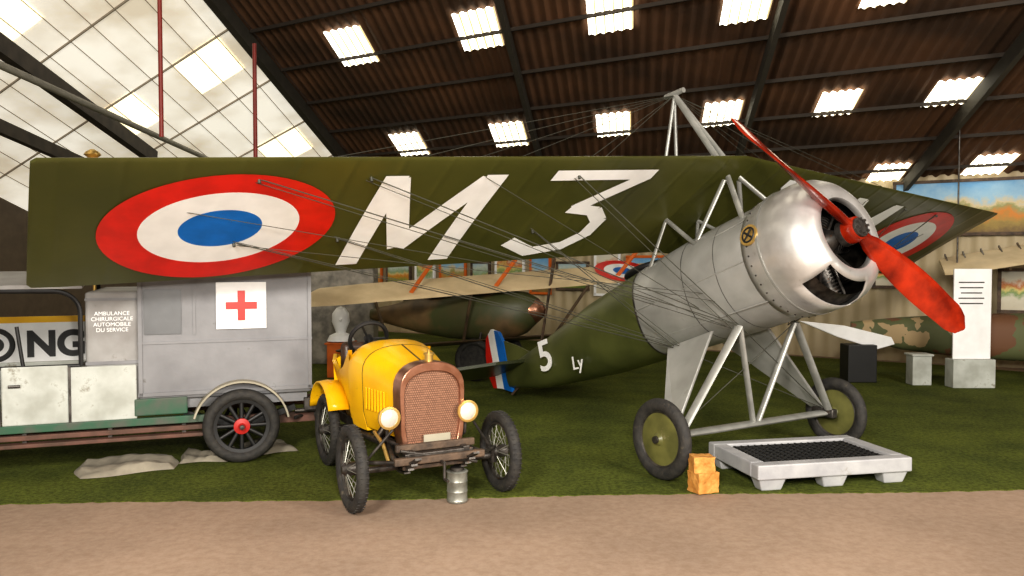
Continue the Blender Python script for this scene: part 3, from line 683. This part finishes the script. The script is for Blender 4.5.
sb=empty('sign_board',(-4.55,7.95,CZ),(-.935,-.354))
mk('board',comb([box((0,0,.80),(1.3,.03,.62))]),'white',sb,False,.005)
mk('board_legs',comb([box((-.55,-.04,.5),(.05,.05,1.0)),box((.55,-.04,.5),(.05,.05,1.0))]),'wood',sb,False)
text('board_text','NG',.34,frame((-1,0,0),(0,0,1),(-.09,.018,.87)),'black',sb,.004,.014)
mk('board_emblem',comb([torus((.42,.02,.88),(0,1,0),.14,.025,36,6),disc((.42,.02,.88),(0,1,0),.07,.012)]),'black',sb)
mk('board_stripe',box((0,.016,1.12),(1.3,.01,.06)),'yellow',sb,False)

def tarp(name,cx,cy,sx,sy,rot,seed,hh=.05):
    random.seed(seed); vs=[];fs=[];n=30; ph=[random.uniform(0,6) for _ in range(6)]
    for i in range(n+1):
        for j in range(n+1):
            u=i/n-.5;v=j/n-.5
            edge=min(1,(.5-max(abs(u),abs(v)))*14)
            z=.012+edge*(hh+.014*math.sin(7*u+ph[0])+.01*math.sin(11*v+5*u+ph[1])+.004*math.sin(25*u-11*v+ph[2]))
            uu=u*(1+.08*math.sin(5*v+ph[3]));vv=v*(1+.1*math.sin(6*u+ph[4]))
            x=uu*sx;y=vv*sy; vs.append(V((cx+x*math.cos(rot)-y*math.sin(rot),cy+x*math.sin(rot)+y*math.cos(rot),z)))
    for i in range(n):
        for j in range(n): a=i*(n+1)+j; fs.append((a,a+1,a+n+2,a+n+1))
    mk(name,(vs,fs),'cloth')
tarp('folded_tarp',-3.14,6.62,.72,.5,.45,1); tarp('folded_tarp.001',-2.62,6.98,.42,.42,.2,2,.03); tarp('folded_tarp.002',-2.2,7.28,.42,.45,.5,3,.04)

# ------------------------------------------------------------------ DRIP TRAY + BLOCKS
tr=empty('plastic_drip_pallet',(2.33,6.42,CZ),(math.cos(.21),math.sin(.21)))
W,D,Hh=1.28,.82,.2
parts=[]
wl=.11
parts+=[box((0,-D/2+wl/2,Hh-.055),(W,wl,.11)),box((0,D/2-wl/2,Hh-.055),(W,wl,.11)),box((-W/2+wl/2,0,Hh-.055),(wl,D-2*wl,.11)),box((W/2-wl/2,0,Hh-.055),(wl,D-2*wl,.11)),
 box((0,0,Hh-.09),(W-2*wl,D-2*wl,.02))]
for x in(-W/2+.13,0,W/2-.13):
    for y in(-D/2+.09,D/2-.09): 
        parts.append(loft([[V((x+sx*.08,y+sy*.05,0)) for sx,sy in((-1,-1),(1,-1),(1,1),(-1,1))],[V((x+sx*.12,y+sy*.075,.12)) for sx,sy in((-1,-1),(1,-1),(1,1),(-1,1))]]))
mk('tray_shell',comb(parts),'plastic',tr,False,.014)
g=[]
for i in range(17): g.append(box((-W/2+.16+i*(W-.32)/16,0,Hh-.03),(.014,D-.28,.035)))
for i in range(10): g.append(box((0,-D/2+.16+i*(D-.32)/9,Hh-.03),(W-.28,.014,.034)))
mk('tray_grille',comb(g),'black',tr,False)
mk('tray_well',box((0,0,Hh-.07),(W-.24,D-.24,.012)),'black',tr,False)
bl=empty('wooden_block_stack',(1.40,5.93,CZ),(math.cos(.3),math.sin(.3)))
def rough_block(c,s,R,seed):
    random.seed(seed)
    bm=bmesh.new(); bmesh.ops.create_cube(bm,size=1); bmesh.ops.subdivide_edges(bm,edges=bm.edges,cuts=4,use_grid_fill=True)
    for v in bm.verts:
        p=V((v.co.x*s[0],v.co.y*s[1],v.co.z*s[2]))
        p+=V((random.uniform(-1,1),random.uniform(-1,1),random.uniform(-.6,.6)))*.005
        v.co=R@p+V(c)
    bm.verts.ensure_lookup_table()
    for i,v in enumerate(bm.verts): v.index=i
    r=([v.co.copy() for v in bm.verts],[tuple(v.index for v in f.verts) for f in bm.faces]); bm.free(); return r
mk('block_1',rough_block((0,0,.078),(.175,.14,.15),Matrix.Rotation(.1,3,'Z'),5),'pine',bl,True)
mk('block_2',rough_block((-.01,.005,.208),(.155,.13,.115),Matrix.Rotation(-.2,3,'Z'),6),'pine',bl,True)

# ------------------------------------------------------------------ BACKGROUND
bp=empty('background_biplane',(-.6,12.0,CZ),(.93,-.37))
def wing_slab(p0,p1,ch,chd,th=.05,n=10):
    p0,p1,chd=V(p0),V(p1),V(chd).normalized(); secs=[]
    up=(p1-p0).normalized().cross(chd).normalized()
    if up.z<0: up=-up
    for k in range(n+1):
        c=p0+(p1-p0)*k/n; e=1 if 0<k<n else .85; ring=[]
        for i in range(16):
            a=2*math.pi*i/16; ring.append(c+chd*math.cos(a)*ch/2*e+up*math.sin(a)*th/2)
        secs.append(ring)
    return loft(secs),up
Mi=bp.matrix_world.inverted()
L=lambda x,y,z:Mi@V((x,y,z))
u0=L(-2.75,10.9,1.20);u1=L(2.5,12.6,1.56)
chd=L(-.2,13,1.86)-L(-.6,12,1.5)
uw,upv=wing_slab(u0,u1,.85,chd,.07)
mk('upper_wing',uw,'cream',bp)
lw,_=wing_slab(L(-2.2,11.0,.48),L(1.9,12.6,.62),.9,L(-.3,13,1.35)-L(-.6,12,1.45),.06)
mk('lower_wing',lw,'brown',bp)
st=[]
for f in(.18,.42,.74,.9):
    pu_=u0+(u1-u0)*f; pl_=L(-2.2,11.0,.48)+(L(1.9,12.6,.62)-L(-2.2,11.0,.48))*f
    st.append(estrut(pl_+V((-.15,-.2,0)),pu_+V((.1,-.3,-.12)),.045,.03,(1,0,0)))
mk('interplane_struts',comb(st),'brown',bp)
st=[]
for f in(.52,.86,.30):
    q=u0+(u1-u0)*f; st.append(estrut(q+V((-.16,-.3,-.12)),q+V((.24,-.3,.38)),.06,.03,(1,0,0)))
mk('orange_struts',comb(st),'orange',bp)
fl=[]
for x,z,hw,hh in((-1.7,.86,.05,.08),(-1.3,.86,.14,.16),(-.8,.88,.28,.28),(-.3,.88,.36,.34),(0.2,.88,.38,.36),(.6,.90,.34,.36),(.85,.94,.26,.30),(1.02,.98,.16,.18),(1.10,.98,.04,.05)):
    ring=[]
    for i in range(24):
        a=2*math.pi*i/24; ring.append(V((x,hw*math.copysign(abs(math.cos(a))**.75,math.cos(a)),z+hh*math.copysign(abs(math.sin(a))**.75,math.sin(a)))))
    fl.append(ring)
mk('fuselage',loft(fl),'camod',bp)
mk('nose_cap',lathe([(-.1,.20),(.0,.17),(.08,.10),(.12,.001)],(1.04,0,.98),(1,0,0),24),'copper',bp)
pr=[]
for s in(-1,1): pr.append(estrut(V((1.17,0,.98)),V((1.17,s*.35,.98+s*.75)),.06,.03,(0,1,0),.13))
mk('wooden_propeller',comb(pr),'wood',bp)
vs,fs=torus((0,0,0),(0,0,1),.24,.07,36,10)
mk('cockpit_coaming',comb([([V((-.42+v.x*1.2,v.y,1.20+v.z+.05*v.x)) for v in vs],fs),([V((.24+v.x*.9,v.y*.95,1.24+v.z)) for v in vs],fs)]),'leather',bp)
mk('headrest',lathe([(-.35,.001),(-.28,.08),(.0,.13),(.08,.12),(.1,.001)],(-.82,0,1.13),(1,0,0),20),'leather',bp)
mk('windscreen',box((.52,0,1.30),(.02,.34,.16),Matrix.Rotation(-.4,3,'Y')),'steel',bp,False,.01)
mk('undercarriage',comb([rod((.3,.3,.7),(.3,.5,.3),.02),rod((.3,-.3,.7),(.3,-.5,.3),.02),rod((.3,-.55,.3),(.3,.55,.3),.02)]),'steel',bp)
for s in(-1,1): mk('wheel_%d'%s,comb([torus((.3,s*.55,.3),(0,1,0),.25,.05,36,10),disc((.3,s*.55,.3),(0,1,0),.22,.03)]),'rubber',bp)
rc=u0+(u1-u0)*.84+upv*.045
for r0,r1,mt_,k in((.28,.42,'red',0),(.14,.28,'white',1),(.001,.14,'blue',2)):
    mk('wing_roundel_%d'%k,lathe([(0,r0),(0,r1)],rc,upv,36),mt_,bp)
sp_=empty('stone_pier',(-2.9,13.5,CZ))
mk('pier',box((0,0,1.0),(1.3,.5,2.0)),'stone',sp_,False,.03)
bu=empty('plaster_bust',(-2.50,11.9,CZ))
mk('bust_head',lathe([(1.02,.001),(1.00,.06),(.92,.12),(.8,.13),(.70,.09),(.64,.07),(.60,.16),(.52,.2),(.5,.001)],(0,0,0),(0,0,1),24),'white',bu)
mk('bust_nose',lathe([(-.02,.001),(0,.03),(.05,.012),(.06,.001)],(0.02,-.11,.83),(0,-1,.0),12),'white',bu)
mk('bust_pedestal',comb([box((0,0,.24),(.34,.34,.48)),box((0,0,.49),(.4,.4,.03))]),'orange',bu,False,.01)
wdv=V((1.594,-1,0)).normalized(); wn=V((-wdv.y,wdv.x,0))*-1
def wallpt(x,off,z): return V((x,13.5-(x-6.9)/1.594,z))+wn*off
def mural(name,x0,x1,z0,z1,cols,seed,off=.08,fr='orange',mat=None,sc=1.6):
    e=empty(name,wallpt((x0+x1)/2,off,0),(wdv.x,wdv.y)); Lh=(x1-x0)/wdv.x
    m=M[mat] if mat else landscape(name+'_paint_%d'%seed,z0,z1,cols,seed*3.7,sc=sc)
    mk('painting',box((0,0,(z0+z1)/2),(Lh,.03,z1-z0)),m,e,False)
    if fr: mk('painting_frame',comb([box((0,-.01,z),(Lh+.06,.05,.05)) for z in(z0,z1)]+[box((s*Lh/2,-.01,(z0+z1)/2),(.05,.05,z1-z0)) for s in(-1,1)]),fr,e,False)
mural('wall_mural',6.45,8.4,2.12,2.98,COL1,1,fr='wood',sc=3.2); mural('wall_mural.001',8.6,10.2,2.12,2.98,COL2,2,fr='wood',sc=3)
xs=[(-5.2,-4.5),(-4.35,-3.7),(-3.5,-3.1),(-2.95,-2.35),(-2.2,-1.75),(-1.6,-1.0),(-.85,-.45),(-.3,.3),(.45,.85),(1.0,1.6),(1.75,2.2),(2.35,3.0),(3.2,3.7),(3.9,4.6)]
for i,(a,b) in enumerate(xs):
    cl=(COL2,COL3,COL1)[i%3]
    mural('wall_poster'+('' if i==0 else '.%03d'%i),a,b,1.0+.1*(i%2),1.65+.12*((i*2)%3),cl,i+3,fr=('wood','white','orange')[i%3],sc=4)
mural('wall_poster.020',5.75,6.05,1.25,1.6,COL2,19,.1,'wood',sc=4); mural('wall_poster.021',6.2,6.5,1.25,1.6,COL3,20,.1,'wood',sc=4)
mural('wall_poster.022',7.75,8.1,.9,1.55,COL3,21,.2,'wood',sc=5)
cf=empty('camouflaged_fuselage',(6.9,11.7,CZ),(1,-.25))
fl=[]
for x,z,hw,hh in((-1.9,.66,.05,.12),(-1.2,.62,.2,.24),(-.3,.60,.3,.32),(1.0,.60,.33,.36),(2.2,.60,.33,.37),(2.7,.60,.28,.33)):
    fl.append([V((x,hw*math.copysign(abs(math.cos(a))**.7,math.cos(a)),z+hh*math.copysign(abs(math.sin(a))**.7,math.sin(a)))) for a in [2*math.pi*i/24 for i in range(24)]])
mk('fuselage',loft(fl),'camo',cf)
mk('cradle',comb([box((x,0,.15),(.08,.6,.30)) for x in(-.9,.6,2.2)]),'wood',cf,False)
hw_=empty('hanging_wing_frame',(6.9,11.6,0),(1,-.25))
mk('wing_panel',wing_slab((-.7,.1,1.60),(1.7,.1,2.02),.8,(.1,1,.35),.06)[0],'cream',hw_)
mk('wing_ribs',comb([beam((-.65+.24*i,-.30,1.60+.042*i-.15),(-.65+.24*i+.08,.48,1.60+.042*i+.18),.02,.03) for i in range(10)]),'brown',hw_,False)
mk('suspension_rods',comb([rod((-.5,.1,1.64),(-.5,.1,3.75),.012),rod((1.5,.1,1.98),(1.5,.1,3.3),.012)]),'steel',hw_)
pl=empty('white_plinth',(5.55,11.1,CZ))
mk('plinth_box',comb([box((0,0,.2),(.26,.2,.4)),box((0,0,.41),(.3,.24,.03))]),'door',pl,False,.01)
dp=empty('display_panel',(6.12,10.85,CZ))
mk('panel_board',box((0,0,.98),(.50,.03,1.20)),'white',dp,False,.006)
mk('panel_text_block',comb([box((-.02,-.017,1.40-.07*i),(.34-.03*(i%3),.004,.016)) for i in range(5)]),'steel',dp,False)
mk('panel_base',comb([box((0,.02,.19),(.56,.22,.38)),box((-.22,.03,.6),(.03,.03,1.2)),box((.22,.03,.6),(.03,.03,1.2))]),'door',dp,False,.008)
wp=empty('white_tail_fin',(4.75,11.4,CZ))
mk('fin',prism([(-.75,.85),(-.1,.78),(.55,.62),(.60,.52),(.35,.45),(-.2,.62)],lambda p,q,d:V((p,d,q)),-.03,.03),'white',wp,False,.01)
mk('fin_stand',comb([box((.1,0,.26),(.4,.3,.52))]),'black',wp,False,.01)
ln=empty('brass_lantern',(-4.6,9.0,CZ))
mk('lantern_post',comb([rod((0,0,0.0),(0,0,2.72),.02),lathe([(2.72,.04),(2.74,.08),(2.79,.10),(2.82,.05),(2.85,.09),(2.88,.07),(2.91,.02)],(0,0,0),(0,0,1),24),disc((0,0,.02),(0,0,1),.2,.04)]),'brass',ln)

# ------------------------------------------------------------------ lights
w=bpy.data.worlds.new('world'); bpy.context.scene.world=w; w.use_nodes=True
w.node_tree.nodes['Background'].inputs[0].default_value=(1,.94,.85,1); w.node_tree.nodes['Background'].inputs[1].default_value=.42
def area(name,loc,tgt,size,pw,col=(1,.94,.86)):
    l=bpy.data.lights.new(name,'AREA'); l.energy=pw; l.size=size; l.color=col
    o=bpy.data.objects.new(name,l); bpy.context.collection.objects.link(o); o.location=loc
    o.rotation_euler=(V(tgt)-V(loc)).to_track_quat('-Z','Y').to_euler()
area('lamp_entrance',(-1.8,-2.0,4.4),(.6,7,1.0),1.4,700)
area('fill_back_wall',(6.5,-1.0,4.5),(4.5,13,1.2),2.5,850)  # added fill light aimed at the dark back wall, no real lamp
area('lamp_flash',(.3,-.2,2.3),(.5,8,1.2),.35,260)
sc=bpy.context.scene
sc.view_settings.view_transform='Standard'
try: sc.view_settings.look='Medium High Contrast'
except Exception: sc.view_settings.look='None'
sc.view_settings.exposure=0.0
